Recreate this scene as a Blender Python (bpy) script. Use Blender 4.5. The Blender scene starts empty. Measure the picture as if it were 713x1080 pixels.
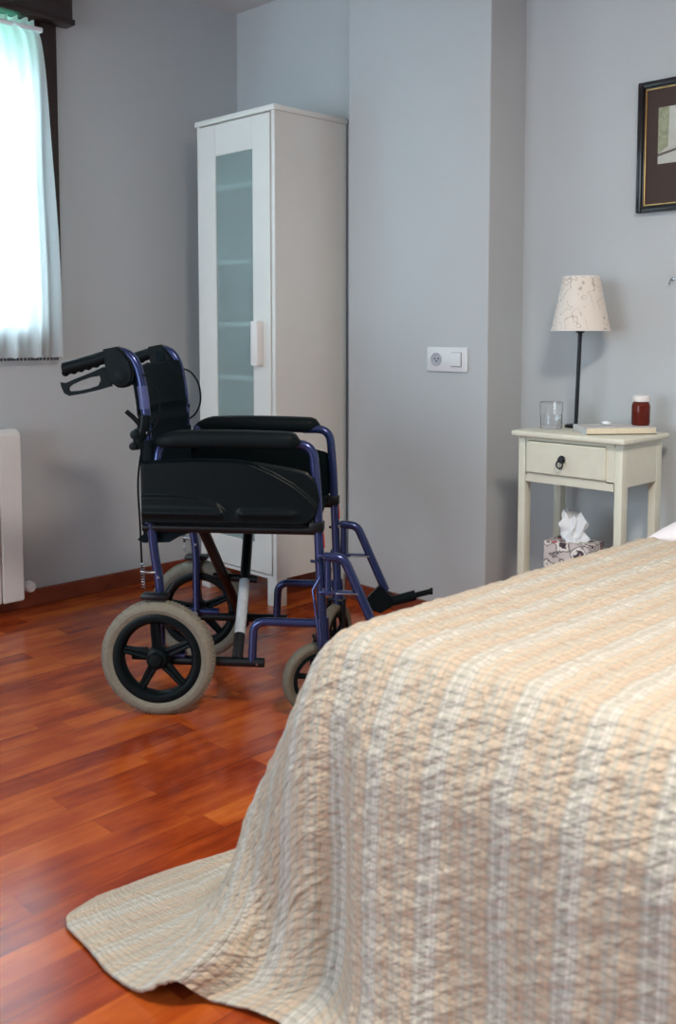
import bpy, bmesh, math, random
import numpy as np
from mathutils import Vector, Matrix, noise as mnoise
random.seed(4)
PI = math.pi
scn = bpy.context.scene
COL = scn.collection

# ------------------------------------------------------------------ helpers
def link(o):
    COL.objects.link(o); return o
def obj(name, bm, mat, parent=None, smooth=True, auto=35):
    me = bpy.data.meshes.new(name)
    bmesh.ops.recalc_face_normals(bm, faces=bm.faces[:])
    if smooth:
        for f in bm.faces: f.smooth = True
        for e in bm.edges:
            if len(e.link_faces) == 2:
                e.smooth = e.calc_face_angle(0) < math.radians(auto)
    bm.to_mesh(me); bm.free()
    if isinstance(mat, (list, tuple)):
        for m in mat: me.materials.append(m)
    else: me.materials.append(mat)
    o = bpy.data.objects.new(name, me); link(o)
    if parent: o.parent = parent
    return o
def thing(name, label, cat, loc=(0, 0, 0), rz=0, group=None):
    o = bpy.data.objects.new(name, None); link(o)
    o.empty_display_size = .05
    o.location = loc; o.rotation_euler = (0, 0, rz)
    return tag(o, label, cat, group)
def tag(o, label, cat, group=None):
    o['label'] = label; o['category'] = cat
    if group: o['group'] = group
    return o
def struct(name, bm, mat, label=None):
    o = obj(name, bm, mat, smooth=False); o['kind'] = 'structure'
    if label: o['label'] = label
    return o
def box(bm, x0, x1, y0, y1, z0, z1, bev=0, seg=2, mi=0):
    r = bmesh.ops.create_cube(bm, size=1)
    vs = r['verts']
    for v in vs:
        v.co = Vector((x0 + (v.co.x + .5) * (x1 - x0), y0 + (v.co.y + .5) * (y1 - y0), z0 + (v.co.z + .5) * (z1 - z0)))
    fs = set(f for v in vs for f in v.link_faces)
    for f in fs: f.material_index = mi
    if bev > 0:
        es = list(set(e for v in vs for e in v.link_edges))
        bmesh.ops.bevel(bm, geom=es, offset=bev, segments=seg, affect='EDGES', profile=.5, material=-1)
    return bm
def B(*a, **k): return box(bmesh.new(), *a, **k)
def catmull(pts, n=8):
    P = [Vector(p) for p in pts]
    P = [P[0] * 2 - P[1]] + P + [P[-1] * 2 - P[-2]]
    out = []
    for i in range(1, len(P) - 2):
        for k in range(n):
            t = k / n; a, b, c, d = P[i-1:i+3]
            out.append(.5 * ((2 * b) + (-a + c) * t + (2*a - 5*b + 4*c - d) * t*t + (-a + 3*b - 3*c + d) * t**3))
    out.append(P[-2]); return out
def bend(pts, r=.03, n=6):
    """polyline with rounded corners"""
    P = [Vector(p) for p in pts]; out = [P[0]]
    for i in range(1, len(P) - 1):
        a, b, c = P[i-1], P[i], P[i+1]
        d1 = (a - b); d2 = (c - b); q = min(r, d1.length * .49, d2.length * .49)
        s = b + d1.normalized() * q; e = b + d2.normalized() * q
        for k in range(n + 1):
            t = k / n; out.append((1-t)**2 * s + 2*t*(1-t) * b + t*t * e)
    out.append(P[-1]); return out
def tube(bm, pts, r, seg=12, closed=False, cap=True, sx=1.0, sy=1.0):
    pts = [Vector(p) for p in pts]; n = len(pts)
    rr = r if isinstance(r, (list, tuple)) else [r] * n
    T = []
    for i in range(n):
        if closed: t = pts[(i+1) % n] - pts[i-1]
        else: t = pts[min(i+1, n-1)] - pts[max(i-1, 0)]
        T.append(t.normalized())
    up = Vector((0, 1, 0)) if abs(T[0].y) < .9 else Vector((0, 0, 1))
    N = (up - T[0] * up.dot(T[0])).normalized(); rings = []
    for i in range(n):
        N = (N - T[i] * N.dot(T[i])).normalized(); Bn = T[i].cross(N)
        rings.append([bm.verts.new(pts[i] + N * (math.cos(2*PI*k/seg) * rr[i] * sx) + Bn * (math.sin(2*PI*k/seg) * rr[i] * sy)) for k in range(seg)])
    m = n if closed else n - 1
    for i in range(m):
        a, b = rings[i], rings[(i+1) % n]
        for k in range(seg): bm.faces.new((a[k], a[(k+1) % seg], b[(k+1) % seg], b[k]))
    if cap and not closed:
        bm.faces.new(rings[0][::-1]); bm.faces.new(rings[-1])
    return bm
def lathe(bm, prof, seg=32, o=(0, 0, 0), axis='z', close=False):
    """prof: (radius, height) list"""
    o = Vector(o); rings = []
    def P(r, h, a):
        c, s = r * math.cos(a), r * math.sin(a)
        return o + (Vector((c, s, h)) if axis == 'z' else Vector((c, h, s)) if axis == 'y' else Vector((h, c, s)))
    for r, h in prof:
        if r < 1e-6: rings.append([bm.verts.new(P(0, h, 0))])
        else: rings.append([bm.verts.new(P(r, h, 2*PI*k/seg)) for k in range(seg)])
    prs = list(zip(rings[:-1], rings[1:]))
    if close: prs.append((rings[-1], rings[0]))
    for a, b in prs:
        for k in range(seg):
            j = (k+1) % seg
            if len(a) == 1 and len(b) == 1: continue
            if len(a) == 1: bm.faces.new((a[0], b[k], b[j]))
            elif len(b) == 1: bm.faces.new((a[k], a[j], b[0]))
            else: bm.faces.new((a[k], a[j], b[j], b[k]))
    return bm
def prism(bm, pts, y0, y1, bev=0, mi=0):
    """polygon in x,z extruded along y"""
    a = [bm.verts.new((p[0], y0, p[1])) for p in pts]; b = [bm.verts.new((p[0], y1, p[1])) for p in pts]
    n = len(pts); fs = [bm.faces.new(a), bm.faces.new(b[::-1])]
    for i in range(n): fs.append(bm.faces.new((a[i], b[i], b[(i+1) % n], a[(i+1) % n])))
    for f in fs: f.material_index = mi
    if bev:
        es = list(set(e for f in fs[:2] for e in f.edges))
        bmesh.ops.bevel(bm, geom=es, offset=bev, segments=2, affect='EDGES', material=-1)
    return bm
def srgb(r, g, b):
    f = lambda c: (c/255/12.92 if c/255 <= .04045 else ((c/255 + .055)/1.055)**2.4)
    return (f(r), f(g), f(b), 1)

# ------------------------------------------------------------------ materials
def mat(name, col, rough=.5, metal=0, spec=.5, **k):
    m = bpy.data.materials.new(name); m.use_nodes = True
    b = m.node_tree.nodes['Principled BSDF']
    b.inputs['Base Color'].default_value = col; b.inputs['Roughness'].default_value = rough
    b.inputs['Metallic'].default_value = metal; b.inputs['Specular IOR Level'].default_value = spec
    for n, v in k.items(): b.inputs[n.replace('_', ' ')].default_value = v
    return m
class G:
    def __init__(s, m): s.t = m.node_tree; s.n = s.t.nodes; s.b = s.n['Principled BSDF']
    def new(s, ty, **k):
        n = s.n.new(ty)
        for a, v in k.items(): setattr(n, a, v)
        return n
    def link(s, a, b): s.t.links.new(a, b)
    def math(s, op, a, b=None, c=None):
        n = s.n.new('ShaderNodeMath'); n.operation = op
        for i, v in enumerate((a, b, c)):
            if v is None: continue
            if isinstance(v, (int, float)): n.inputs[i].default_value = v
            else: s.link(v, n.inputs[i])
        return n.outputs[0]
    def mix(s, f, a, b, ty='MIX'):
        n = s.n.new('ShaderNodeMix'); n.data_type = 'RGBA'; n.blend_type = ty
        for i, v in ((0, f), (6, a), (7, b)):
            if isinstance(v, (int, float)): n.inputs[i].default_value = v
            elif isinstance(v, tuple): n.inputs[i].default_value = v
            else: s.link(v, n.inputs[i])
        return n.outputs[2]
    def ramp(s, f, stops, interp='LINEAR'):
        n = s.n.new('ShaderNodeValToRGB'); n.color_ramp.interpolation = interp
        e = n.color_ramp.elements
        while len(e) < len(stops): e.new(.5)
        for i, (p, c) in enumerate(stops): e[i].position = p; e[i].color = c
        s.link(f, n.inputs[0]); return n.outputs[0]
    def bump(s, h, strength=.3, dist=.01):
        n = s.n.new('ShaderNodeBump'); n.inputs['Strength'].default_value = strength; n.inputs['Distance'].default_value = dist
        s.link(h, n.inputs['Height']); s.link(n.outputs[0], s.b.inputs['Normal'])
    def noise(s, v, scale, detail=3, rough=.5):
        n = s.n.new('ShaderNodeTexNoise'); n.inputs['Scale'].default_value = scale; n.inputs['Detail'].default_value = detail
        n.inputs['Roughness'].default_value = rough
        if v is not None: s.link(v, n.inputs['Vector'])
        return n.outputs[0]
    def obj(s): return s.n.new('ShaderNodeTexCoord').outputs['Object']
    def comb(s, x, y, z=0.0):
        n = s.n.new('ShaderNodeCombineXYZ')
        for i, v in enumerate((x, y, z)):
            if isinstance(v, (int, float)): n.inputs[i].default_value = v
            else: s.link(v, n.inputs[i])
        return n.outputs[0]
def grain(m, scale=60, amt=.06, bump=.05, dist=.002):
    """slight variation in colour and relief"""
    g = G(m); c = tuple(g.b.inputs['Base Color'].default_value); v = g.obj()
    nz = g.noise(v, scale, 4)
    d = (c[0]*(1-amt), c[1]*(1-amt), c[2]*(1-amt), 1); l = tuple(min(1, x*(1+amt)) for x in c[:3]) + (1,)
    g.link(g.ramp(nz, [(.3, d), (.7, l)]), g.b.inputs['Base Color'])
    if bump: g.bump(nz, bump, dist)
    return m
def wallmat(name, col):
    m = mat(name, col, .75, spec=.25); g = G(m); v = g.obj()
    n1 = g.noise(v, 1.3, 3); n2 = g.noise(v, 90, 3)
    d = tuple(x*.965 for x in col[:3]) + (1,); l = tuple(x*1.03 for x in col[:3]) + (1,)
    g.link(g.ramp(n1, [(.3, d), (.7, l)]), g.b.inputs['Base Color']); g.bump(n2, .12, .002)
    return m
M = {}
M['wall'] = wallmat('wall_paint', (.525, .558, .578, 1))
M['ceil'] = wallmat('ceiling_paint', (.62, .62, .63, 1))
M['wood_dark'] = grain(mat('dark_wood', srgb(44, 28, 24), .35), 20, .3)
M['white'] = grain(mat('white_laminate', srgb(226, 226, 222), .42), 8, .015, 0)
M['pane'] = mat('frosted_pane', srgb(212, 230, 231), .17, Transmission_Weight=.72, IOR=1.06, spec=.4)
M['cream'] = grain(mat('cream_paint', srgb(222, 222, 205), .4), 25, .03, .05)
M['blue'] = grain(mat('blue_metallic_paint', (.028, .046, .155, 1), .24, .6, Coat_Weight=.5, Coat_Roughness=.1), 120, .06, 0)
M['black'] = grain(mat('black_plastic', (.0035, .007, .0085, 1), .34, spec=.13), 60, .1, .04)
M['pad'] = grain(mat('black_foam', (.004, .008, .010, 1), .5, spec=.12), 300, .2, .3, .001)
M['fab'] = grain(mat('black_nylon', (.005, .011, .015, 1), .7, spec=.08), 500, .25, .3, .001)
M['blackm'] = grain(mat('black_metal', (.005, .006, .008, 1), .38, 0, spec=.3), 60, .1, 0)
M['tyre'] = grain(mat('grey_rubber', (.20, .185, .145, 1), .75), 90, .12, .15, .001)
M['tyre_dark'] = grain(mat('dark_grey_rubber', (.13, .12, .09, 1), .75), 90, .12, .15, .001)
M['steel'] = grain(mat('brushed_steel', (.38, .39, .42, 1), .3, 1), 60, .05, 0)
M['label'] = grain(mat('silver_label', (.45, .5, .54, 1), .35), 60, .12, 0)
M['red'] = mat('red_mark', (.5, .04, .03, 1), .5)
M['lampiron'] = grain(mat('dark_iron', (.012, .016, .022, 1), .4, .3), 60, .1, 0)
M['rad'] = grain(mat('radiator_enamel', srgb(222, 219, 216), .35), 10, .015, 0)
M['plate'] = grain(mat('white_switch_plastic', srgb(225, 228, 232), .35), 10, .01, 0)
M['hole_shadow'] = mat('painted_hole_shadow', (.02, .02, .025, 1), .6)  # near-black colour painted in for the shade of holes and gaps
M['sheet'] = grain(mat('white_cotton', srgb(232, 230, 236), .8), 30, .03, .3, .003)
M['sheet'].node_tree.nodes['Principled BSDF'].inputs['Sheen Weight'].default_value = .2
M['glass'] = mat('clear_glass', (1, 1, 1, 1), .02, Transmission_Weight=1, IOR=1.45)
M['water'] = mat('water', (.97, .99, 1, 1), .0, Transmission_Weight=1, IOR=1.33)
M['winglass'] = mat('window_glass', (1, 1, 1, 1), .0, Transmission_Weight=1, IOR=1.0, spec=.5)
M['amber'] = mat('amber_glass', (.16, .02, .012, 1), .12, Transmission_Weight=.35, IOR=1.3)
M['cap'] = grain(mat('white_cap', srgb(235, 232, 230), .45), 10, .01, 0)
M['paper'] = grain(mat('book_paper', srgb(225, 214, 190), .8), 200, .06, .2, .001)
M['cover'] = grain(mat('grey_book_cover', srgb(205, 205, 205), .4), 18, .12, 0)
M['coverdark'] = mat('dark_book_back', srgb(70, 72, 76), .5)
M['frameblack'] = grain(mat('black_lacquer', (.012, .01, .012, 1), .25), 40, .1, 0)
M['gold'] = grain(mat('gilt_slip', (.75, .47, .18, 1), .3, .8), 40, .1, 0)
M['matboard'] = grain(mat('brown_mat_board', srgb(64, 48, 42), .7), 200, .05, .05)
M['tissue'] = grain(mat('white_tissue', srgb(235, 240, 245), .85), 50, .03, .2, .002)
M['base'] = grain(mat('baseboard_wood', (.21, .045, .02, 1), .35), 14, .25, 0)

# laminate floor: strips 7 cm wide, staggered, running along Y
def floormat():
    m = mat('cherry_laminate', (.3, .08, .03, 1), .27, spec=.42); g = G(m)
    sp = g.new('ShaderNodeSeparateXYZ'); g.link(g.obj(), sp.inputs[0]); x, y = sp.outputs[0], sp.outputs[1]
    rowf = g.math('DIVIDE', x, .0725); row = g.math('FLOOR', rowf)
    wn = g.new('ShaderNodeTexWhiteNoise', noise_dimensions='1D'); g.link(row, wn.inputs['W'])
    cf = g.math('ADD', g.math('DIVIDE', y, .42), g.math('MULTIPLY', wn.outputs[0], 5)); cell = g.math('FLOOR', cf)
    w2 = g.new('ShaderNodeTexWhiteNoise', noise_dimensions='2D'); g.link(g.comb(row, cell), w2.inputs['Vector'])
    rnd = w2.outputs[0]
    # grain: long along y, shifted per strip
    gv = g.comb(g.math('MULTIPLY', x, 26), g.math('ADD', g.math('MULTIPLY', y, 3.2), g.math('MULTIPLY', rnd, 40)), g.math('MULTIPLY', rnd, 17))
    n1 = g.noise(gv, 1.0, 6, .66)
    gv2 = g.comb(g.math('MULTIPLY', x, 13), g.math('ADD', g.math('MULTIPLY', y, 5.5), g.math('MULTIPLY', rnd, 9)), 0)
    n2 = g.noise(gv2, 1.0, 3)
    f = g.math('ADD', g.math('MULTIPLY', rnd, .30), g.math('ADD', g.math('MULTIPLY', n1, .72), g.math('MULTIPLY', n2, .55)))
    f = g.math('SUBTRACT', f, .27)
    c = g.ramp(f, [(.08, (.085, .010, .005, 1)), (.33, (.23, .030, .008, 1)), (.52, (.37, .060, .011, 1)), (.74, (.52, .115, .018, 1)), (.93, (.64, .18, .032, 1))])
    fr = g.math('FRACT', rowf); e1 = g.math('LESS_THAN', fr, .012)
    fc = g.math('FRACT', cf); e2 = g.math('LESS_THAN', fc, .004)
    board = g.math('LESS_THAN', g.math('FRACT', g.math('DIVIDE', rowf, 3.0)), .009)
    e = g.math('ADD', g.math('MULTIPLY', g.math('MAXIMUM', e1, e2), .25), g.math('MULTIPLY', board, .5))
    c = g.mix(e, c, (.03, .008, .005, 1)); g.link(c, g.b.inputs['Base Color'])
    g.link(g.math('ADD', g.math('MULTIPLY', n2, .12), .12), g.b.inputs['Roughness'])
    g.bump(g.math('ADD', n1, g.math('MULTIPLY', e, -1)), .05, .002)
    return m
M['floor'] = floormat()

# striped quilt: uv in metres of cloth
def quiltmat():
    m = mat('striped_quilt_cotton', (.6, .5, .4, 1), .9, spec=.15); g = G(m)
    g.b.inputs['Sheen Weight'].default_value = .15
    uvn = g.new('ShaderNodeUVMap'); uvn.uv_map = 'UVMap'
    sp = g.new('ShaderNodeSeparateXYZ'); g.link(uvn.outputs[0], sp.inputs[0]); u, v = sp.outputs[0], sp.outputs[1]
    wob = g.noise(uvn.outputs[0], 18, 2)
    uw = g.math('ADD', u, g.math('MULTIPLY', g.math('SUBTRACT', wob, .5), .010))
    t = g.math('FRACT', g.math('DIVIDE', uw, .108))
    beige = (.66, .55, .42, 1); green = (.53, .52, .45, 1); white = (.74, .70, .63, 1); tan = (.60, .48, .36, 1)
    c = g.ramp(t, [(0, beige), (.10, tan), (.17, green), (.215, white), (.235, green), (.30, green), (.33, white), (.36, white), (.375, green), (.42, white),
                   (.435, green), (.47, beige), (.56, beige), (.60, green), (.63, beige), (.72, tan), (.80, green), (.84, beige), (.92, green), (.96, beige)])
    # warp and weft hairlines
    def line(co, period, lo, off=0.):
        s = g.math('SINE', g.math('MULTIPLY', co, 2*PI/period)); return g.math('MULTIPLY', g.math('SMOOTH_MAX', g.math('SUBTRACT', s, lo), 0, .05), 1/(1-lo))
    vw = g.math('ADD', v, g.math('MULTIPLY', g.math('SUBTRACT', g.noise(uvn.outputs[0], 30, 2), .5), .010))
    l1 = line(vw, .0125, .2); l2 = line(uw, .0108, .3)
    c = g.mix(g.math('MULTIPLY', l1, .34), c, (.24, .26, .24, 1)); c = g.mix(g.math('MULTIPLY', l2, .22), c, (.28, .27, .23, 1))
    fl = g.noise(g.comb(g.math('MULTIPLY', u, 300), g.math('MULTIPLY', v, 90)), 1, 3)
    c = g.mix(.22, c, g.ramp(fl, [(.3, (.35, .33, .3, 1)), (.7, (1, .98, .94, 1))]), 'MULTIPLY')
    g.link(c, g.b.inputs['Base Color'])
    # crinkled quilting relief
    skew = g.math('ADD', v, g.math('MULTIPLY', u, .55))
    a = g.noise(g.comb(g.math('MULTIPLY', u, 26), g.math('MULTIPLY', skew, 85)), 1, 3)
    b = g.noise(g.comb(g.math('MULTIPLY', u, 60), g.math('MULTIPLY', g.math('SUBTRACT', v, g.math('MULTIPLY', u, .4)), 60), 3.), 1, 2)
    qs = g.math('ABSOLUTE', g.math('SINE', g.math('MULTIPLY', uw, PI/.036)))
    h = g.math('ADD', g.math('ADD', a, g.math('MULTIPLY', b, .5)), g.math('MULTIPLY', g.math('POWER', qs, .5), .35))
    h = g.math('ADD', h, g.math('MULTIPLY', l1, -.06))
    g.bump(h, .9, .010)
    return m
M['quilt'] = quiltmat()

def curtainmat():
    m = bpy.data.materials.new('sheer_curtain'); m.use_nodes = True; t = m.node_tree; t.nodes.clear()
    out = t.nodes.new('ShaderNodeOutputMaterial')
    d = t.nodes.new('ShaderNodeBsdfDiffuse'); d.inputs[0].default_value = (.82, .88, .90, 1)
    tr = t.nodes.new('ShaderNodeBsdfTranslucent'); tr.inputs[0].default_value = (.86, .93, .94, 1)
    tp = t.nodes.new('ShaderNodeBsdfTransparent')
    tc = t.nodes.new('ShaderNodeTexCoord'); nz = t.nodes.new('ShaderNodeTexNoise'); nz.inputs['Scale'].default_value = 220
    t.links.new(tc.outputs['Object'], nz.inputs['Vector'])
    ma = t.nodes.new('ShaderNodeMath'); ma.operation = 'MULTIPLY_ADD'; ma.inputs[1].default_value = .12; ma.inputs[2].default_value = .05
    t.links.new(nz.outputs[0], ma.inputs[0])
    m1 = t.nodes.new('ShaderNodeMixShader'); m1.inputs[0].default_value = .55
    t.links.new(d.outputs[0], m1.inputs[1]); t.links.new(tr.outputs[0], m1.inputs[2])
    m2 = t.nodes.new('ShaderNodeMixShader'); t.links.new(ma.outputs[0], m2.inputs[0])
    t.links.new(m1.outputs[0], m2.inputs[1]); t.links.new(tp.outputs[0], m2.inputs[2]); t.links.new(m2.outputs[0], out.inputs[0])
    return m
M['curtain'] = curtainmat()

def shademat():
    m = mat('embroidered_shade', srgb(230, 222, 213), .8, spec=.2); g = G(m); v = g.obj()
    n = g.noise(v, 22, 1.5); r = g.math('FRACT', g.math('MULTIPLY', n, 6))
    w = g.math('LESS_THAN', g.math('ABSOLUTE', g.math('SUBTRACT', r, .5)), .06)
    k = g.math('GREATER_THAN', g.noise(v, 13, 1), .46)
    g.link(g.mix(g.math('MULTIPLY', g.math('MULTIPLY', w, k), .45), srgb(230, 222, 213), srgb(130, 112, 100)), g.b.inputs['Base Color'])
    g.bump(g.noise(v, 260, 2), .2, .001)
    return m
M['shade'] = shademat()
def floralmat():
    m = mat('floral_card', (.8, .8, .8, 1), .6); g = G(m); v = g.obj()
    vo = g.new('ShaderNodeTexVoronoi'); vo.inputs['Scale'].default_value = 24; g.link(v, vo.inputs['Vector'])
    n = g.noise(v, 55, 3)
    d = g.math('ADD', vo.outputs['Distance'], g.math('MULTIPLY', g.math('SUBTRACT', n, .5), .9))
    c = g.ramp(d, [(.0, srgb(60, 50, 60)), (.14, srgb(180, 140, 150)), (.24, srgb(55, 40, 50)), (.34, srgb(60, 48, 55)), (.38, srgb(228, 224, 220)), (.56, srgb(232, 228, 224)), (.60, srgb(60, 50, 58)), (.74, srgb(210, 200, 200))])
    red = g.math('GREATER_THAN', g.noise(v, 15, 0), .62)
    c = g.mix(g.math('MULTIPLY', red, .8), c, srgb(190, 40, 70)); g.link(c, g.b.inputs['Base Color'])
    return m
M['floral'] = floralmat()
def paintingmat(col, a=.25, sc=30):
    m = mat('watercolour', col, .6); g = G(m); n = g.noise(g.obj(), sc, 5, .65)
    d = tuple(x*(1-a) for x in col[:3]) + (1,); l = tuple(min(1, x*(1+a*.5)) for x in col[:3]) + (1,)
    g.link(g.ramp(n, [(.35, d), (.65, l)]), g.b.inputs['Base Color']); return m

# ------------------------------------------------------------------ room
XL, YB, YC, YW = -3.30, 2.70, 2.62, 2.814     # left wall, alcove back, column face, wall behind the nightstand
XC0, XC1 = -2.565, -1.931                      # column
ZC, XR, Y0 = 2.325, 1.7, -2.3
struct('floor', B(XL - .15, XR + .1, Y0, YW + .15, -.05, 0), M['floor'])
struct('ceiling', B(XL - .15, XR + .1, Y0, YW + .15, ZC, ZC + .05), M['ceil'])
WY0, WY1, WZ0, WZ1 = .55, 1.845, .935, 2.20
bm = bmesh.new()
box(bm, XL - .15, XL, Y0, WY0, 0, ZC); box(bm, XL - .15, XL, WY1, YB + .1, 0, ZC)
box(bm, XL - .15, XL, WY0, WY1, 0, WZ0); box(bm, XL - .15, XL, WY0, WY1, WZ1, ZC)
struct('wall_left', bm, M['wall'])
struct('wall_back', B(XL, XC0 + .02, YB, YB + .1, 0, ZC), M['wall'])
struct('wall_column', B(XC0, XC1, YC, YW + .1, 0, ZC, bev=.004), M['wall'])
struct('wall_bedhead', B(XC1, XR, YW, YW + .1, 0, ZC), M['wall'])
bm = bmesh.new(); box(bm, -.75, XR + .1, Y0 - .1, Y0, 0, ZC); box(bm, XL - .15, -2.95, Y0 - .1, Y0, 0, ZC); box(bm, -2.95, -.75, Y0 - .1, Y0, 2.12, ZC); box(bm, -2.95, -.75, Y0 - .1, Y0, 0, .35)
struct('wall_front', bm, M['wall'])
struct('wall_right', B(XR, XR + .1, Y0, YW + .1, 0, ZC), M['wall'])
struct('baseboard_left', B(XL, XL + .013, Y0, YB, 0, .062, bev=.003), M['base'])
struct('baseboard_back', B(XL + .013, XC0, YB - .013, YB, 0, .062, bev=.003), M['base'])
struct('baseboard_column', B(XC0, XC1 + .013, YC - .013, YC, 0, .062, bev=.003), M['base'])
struct('baseboard_bedhead', B(XC1 + .013, XR, YW - .013, YW, 0, .062, bev=.003), M['base'])
# window: dark wooden frame, two casements
fx0, fx1 = XL - .06, XL + .012
bm = bmesh.new()
box(bm, fx0, fx1, WY1 - .05, WY1 + .012, WZ0 - .02, WZ1, bev=.004); box(bm, fx0, fx1, WY0 - .01, WY0 + .05, WZ0 - .02, WZ1, bev=.004)
box(bm, fx0, fx1, WY0 + .05, WY1 - .05, WZ0 - .02, WZ0 + .04, bev=.004); box(bm, fx0, fx1, WY0 + .05, WY1 - .05, WZ1 - .05, WZ1, bev=.004)
box(bm, fx0, fx1 + .004, 1.17, 1.25, WZ0 + .04, WZ1 - .05, bev=.004)
for a, b in ((WY0 + .05, 1.17), (1.25, WY1 - .05)):
    box(bm, fx0 + .01, fx1 - .012, a, a + .045, WZ0 + .04, WZ1 - .05); box(bm, fx0 + .01, fx1 - .012, b - .045, b, WZ0 + .04, WZ1 - .05)
    box(bm, fx0 + .01, fx1 - .012, a + .045, b - .045, WZ0 + .04, WZ0 + .085); box(bm, fx0 + .01, fx1 - .012, a + .045, b - .045, WZ1 - .095, WZ1 - .05)
for z in (1.95, 1.08): tube(bm, [(fx1 + .006, WY1 - .055, z), (fx1 + .006, WY1 - .055, z + .09)], .007, 8)
w = struct('window_1', bm, M['wood_dark'], 'dark wooden window frame behind the sheer curtain')
for a, b in ((WY0 + .095, 1.125), (1.295, WY1 - .095)):
    obj('window_pane', B(fx0 + .03, fx0 + .034, a, b, WZ0 + .085, WZ1 - .095), M['winglass'], w, smooth=False)
# the roller shutter itself, lowered a little: pale green plastic slats outside the glass
ms = bpy.data.materials.new('green_shutter_plastic'); ms.use_nodes = True; nt_ = ms.node_tree
tl = nt_.nodes.new('ShaderNodeBsdfTranslucent'); tl.inputs[0].default_value = (.30, .72, .55, 1)
mx = nt_.nodes.new('ShaderNodeMixShader'); mx.inputs[0].default_value = .55; pb = nt_.nodes['Principled BSDF']
pb.inputs['Base Color'].default_value = (.35, .7, .55, 1); pb.inputs['Roughness'].default_value = .5
nt_.links.new(pb.outputs[0], mx.inputs[1]); nt_.links.new(tl.outputs[0], mx.inputs[2]); nt_.links.new(mx.outputs[0], nt_.nodes['Material Output'].inputs[0])
bm = bmesh.new()
for k in range(7): box(bm, XL - .125, XL - .115, WY0 + .002, WY1 - .002, 1.89 + k * .045, 1.89 + k * .045 + .0435, bev=.003)
obj('roller_shutter', bm, ms, w)
# roller shutter box over the window
t = thing('shutter_box', 'dark brown wooden roller shutter box above the curtained window', 'shutter box', (XL, 1.2, 2.105))
obj('box_front', B(.0, .055, -.8, .70, 0, ZC - 2.105 - .002, bev=.005), M['wood_dark'], t)
obj('lower_trim', B(.0, .062, -.8, .705, -.008, .012, bev=.003), M['wood_dark'], t)
# curtain on its rod
t = thing('curtain', 'sheer white curtain with scalloped lace hem over the left window', 'curtain', (XL, 1.2, WZ0))
def curtain_bm():
    bm = bmesh.new(); NU, NV = 260, 70; g = []
    zt, zb = 1.118, -.03
    for j in range(NV + 1):
        q = j / NV; row = []
        for i in range(NU + 1):
            s = i / NU
            # right edge is gathered at the rod and flares out downwards
            yr = .55 + .075 * q ** .33 if q > 0 else .55
            yl = -.66
            y = yl + (yr - yl) * s
            amp = .006 + .012 * min(1, q * 2.2)
            x = .045 + amp * math.sin(s * 2*PI*15 + 1.5 * math.sin(s * 9) + q * .8) + amp * .5 * math.sin(s * 2*PI*29 + q * 2)
            z = zt + (zb - zt) * q + (.006 * abs(math.sin(s * PI * 62)) if j == NV else 0)
            x += .004 * math.sin(q * 9 + s * 14)
            row.append(bm.verts.new((x, y, z)))
        g.append(row)
    # ruffled heading
    head = [bm.verts.new((.045 + .012 * math.sin(i * .75), g[0][i].co.y, zt + .030 + .004 * math.sin(i * .9))) for i in range(NU + 1)]
    g.insert(0, head)
    for j in range(len(g) - 1):
        for i in range(NU): bm.faces.new((g[j][i], g[j+1][i], g[j+1][i+1], g[j][i+1]))
    return bm
obj('curtain_cloth', curtain_bm(), M['curtain'], t, auto=180)
bm = bmesh.new(); tube(bm, [(.045, -.7, 1.122), (.045, .58, 1.122)], .009)
for y in (.575, -.69): box(bm, 0, .05, y - .006, y + .006, 1.114, 1.130)
obj('curtain_rod', bm, M['plate'], t)
bm = bmesh.new()
for k in range(100):
    y = .615 - k * .0127; z = -.029
    lathe(bm, [(0, 0), (.0055, .0008), (.0055, 0), (0, -.0008)], 10, (.043 + .004 * math.sin(k * .9), y, z - .003), 'x')
obj('lace_hem', bm, grain(mat('lace_edge', srgb(60, 66, 74), .8), 60, .1, 0), t)

# radiator with fluted front
t = thing('radiator', 'off-white panel radiator on the wall under the window', 'radiator', (XL, 1.592, .055))
bm = bmesh.new()
prof = [(.02, 0), (.10, 0), (.10, .56), (.094, .592), (.075, .606), (.02, .606)]
for k in range(12):
    y1 = .045 - k * .0855; y0 = y1 - .080
    a = [bm.verts.new((p[0], y0, p[1])) for p in prof]; b = [bm.verts.new((p[0], y1, p[1])) for p in prof]
    fs = [bm.faces.new(a), bm.faces.new(b[::-1])] + [bm.faces.new((a[i], b[i], b[(i+1) % 6], a[(i+1) % 6])) for i in range(6)]
    es = list(set(e for f in fs for e in f.edges)); bmesh.ops.bevel(bm, geom=es, offset=.004, segments=2, affect='EDGES')
    box(bm, .03, .085, y0 - .006, y0 + .001, .03, .57)
obj('panel', bm, M['rad'], t, auto=30)
for y in (-.1, -.8): obj('wall_bracket', B(.001, .03, y, y + .03, .1, .5), M['rad'], t)
bm = bmesh.new(); tube(bm, [(.045, .04, .035), (.045, .075, .035)], .009); tube(bm, bend([(.045, .07, .035), (.045, .078, .035), (.012, .078, .035)], .01), .009)
v = obj('valve', bm, M['steel'], t)
bm = bmesh.new(); lathe(bm, [(0, 0), (.018, .002), (.02, .008), (.02, .028), (.016, .034), (.006, .034), (.005, .03), (0, .03)], 20, (.045, .082, .035), 'x')
obj('valve_knob', bm, M['plate'], v)

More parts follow.
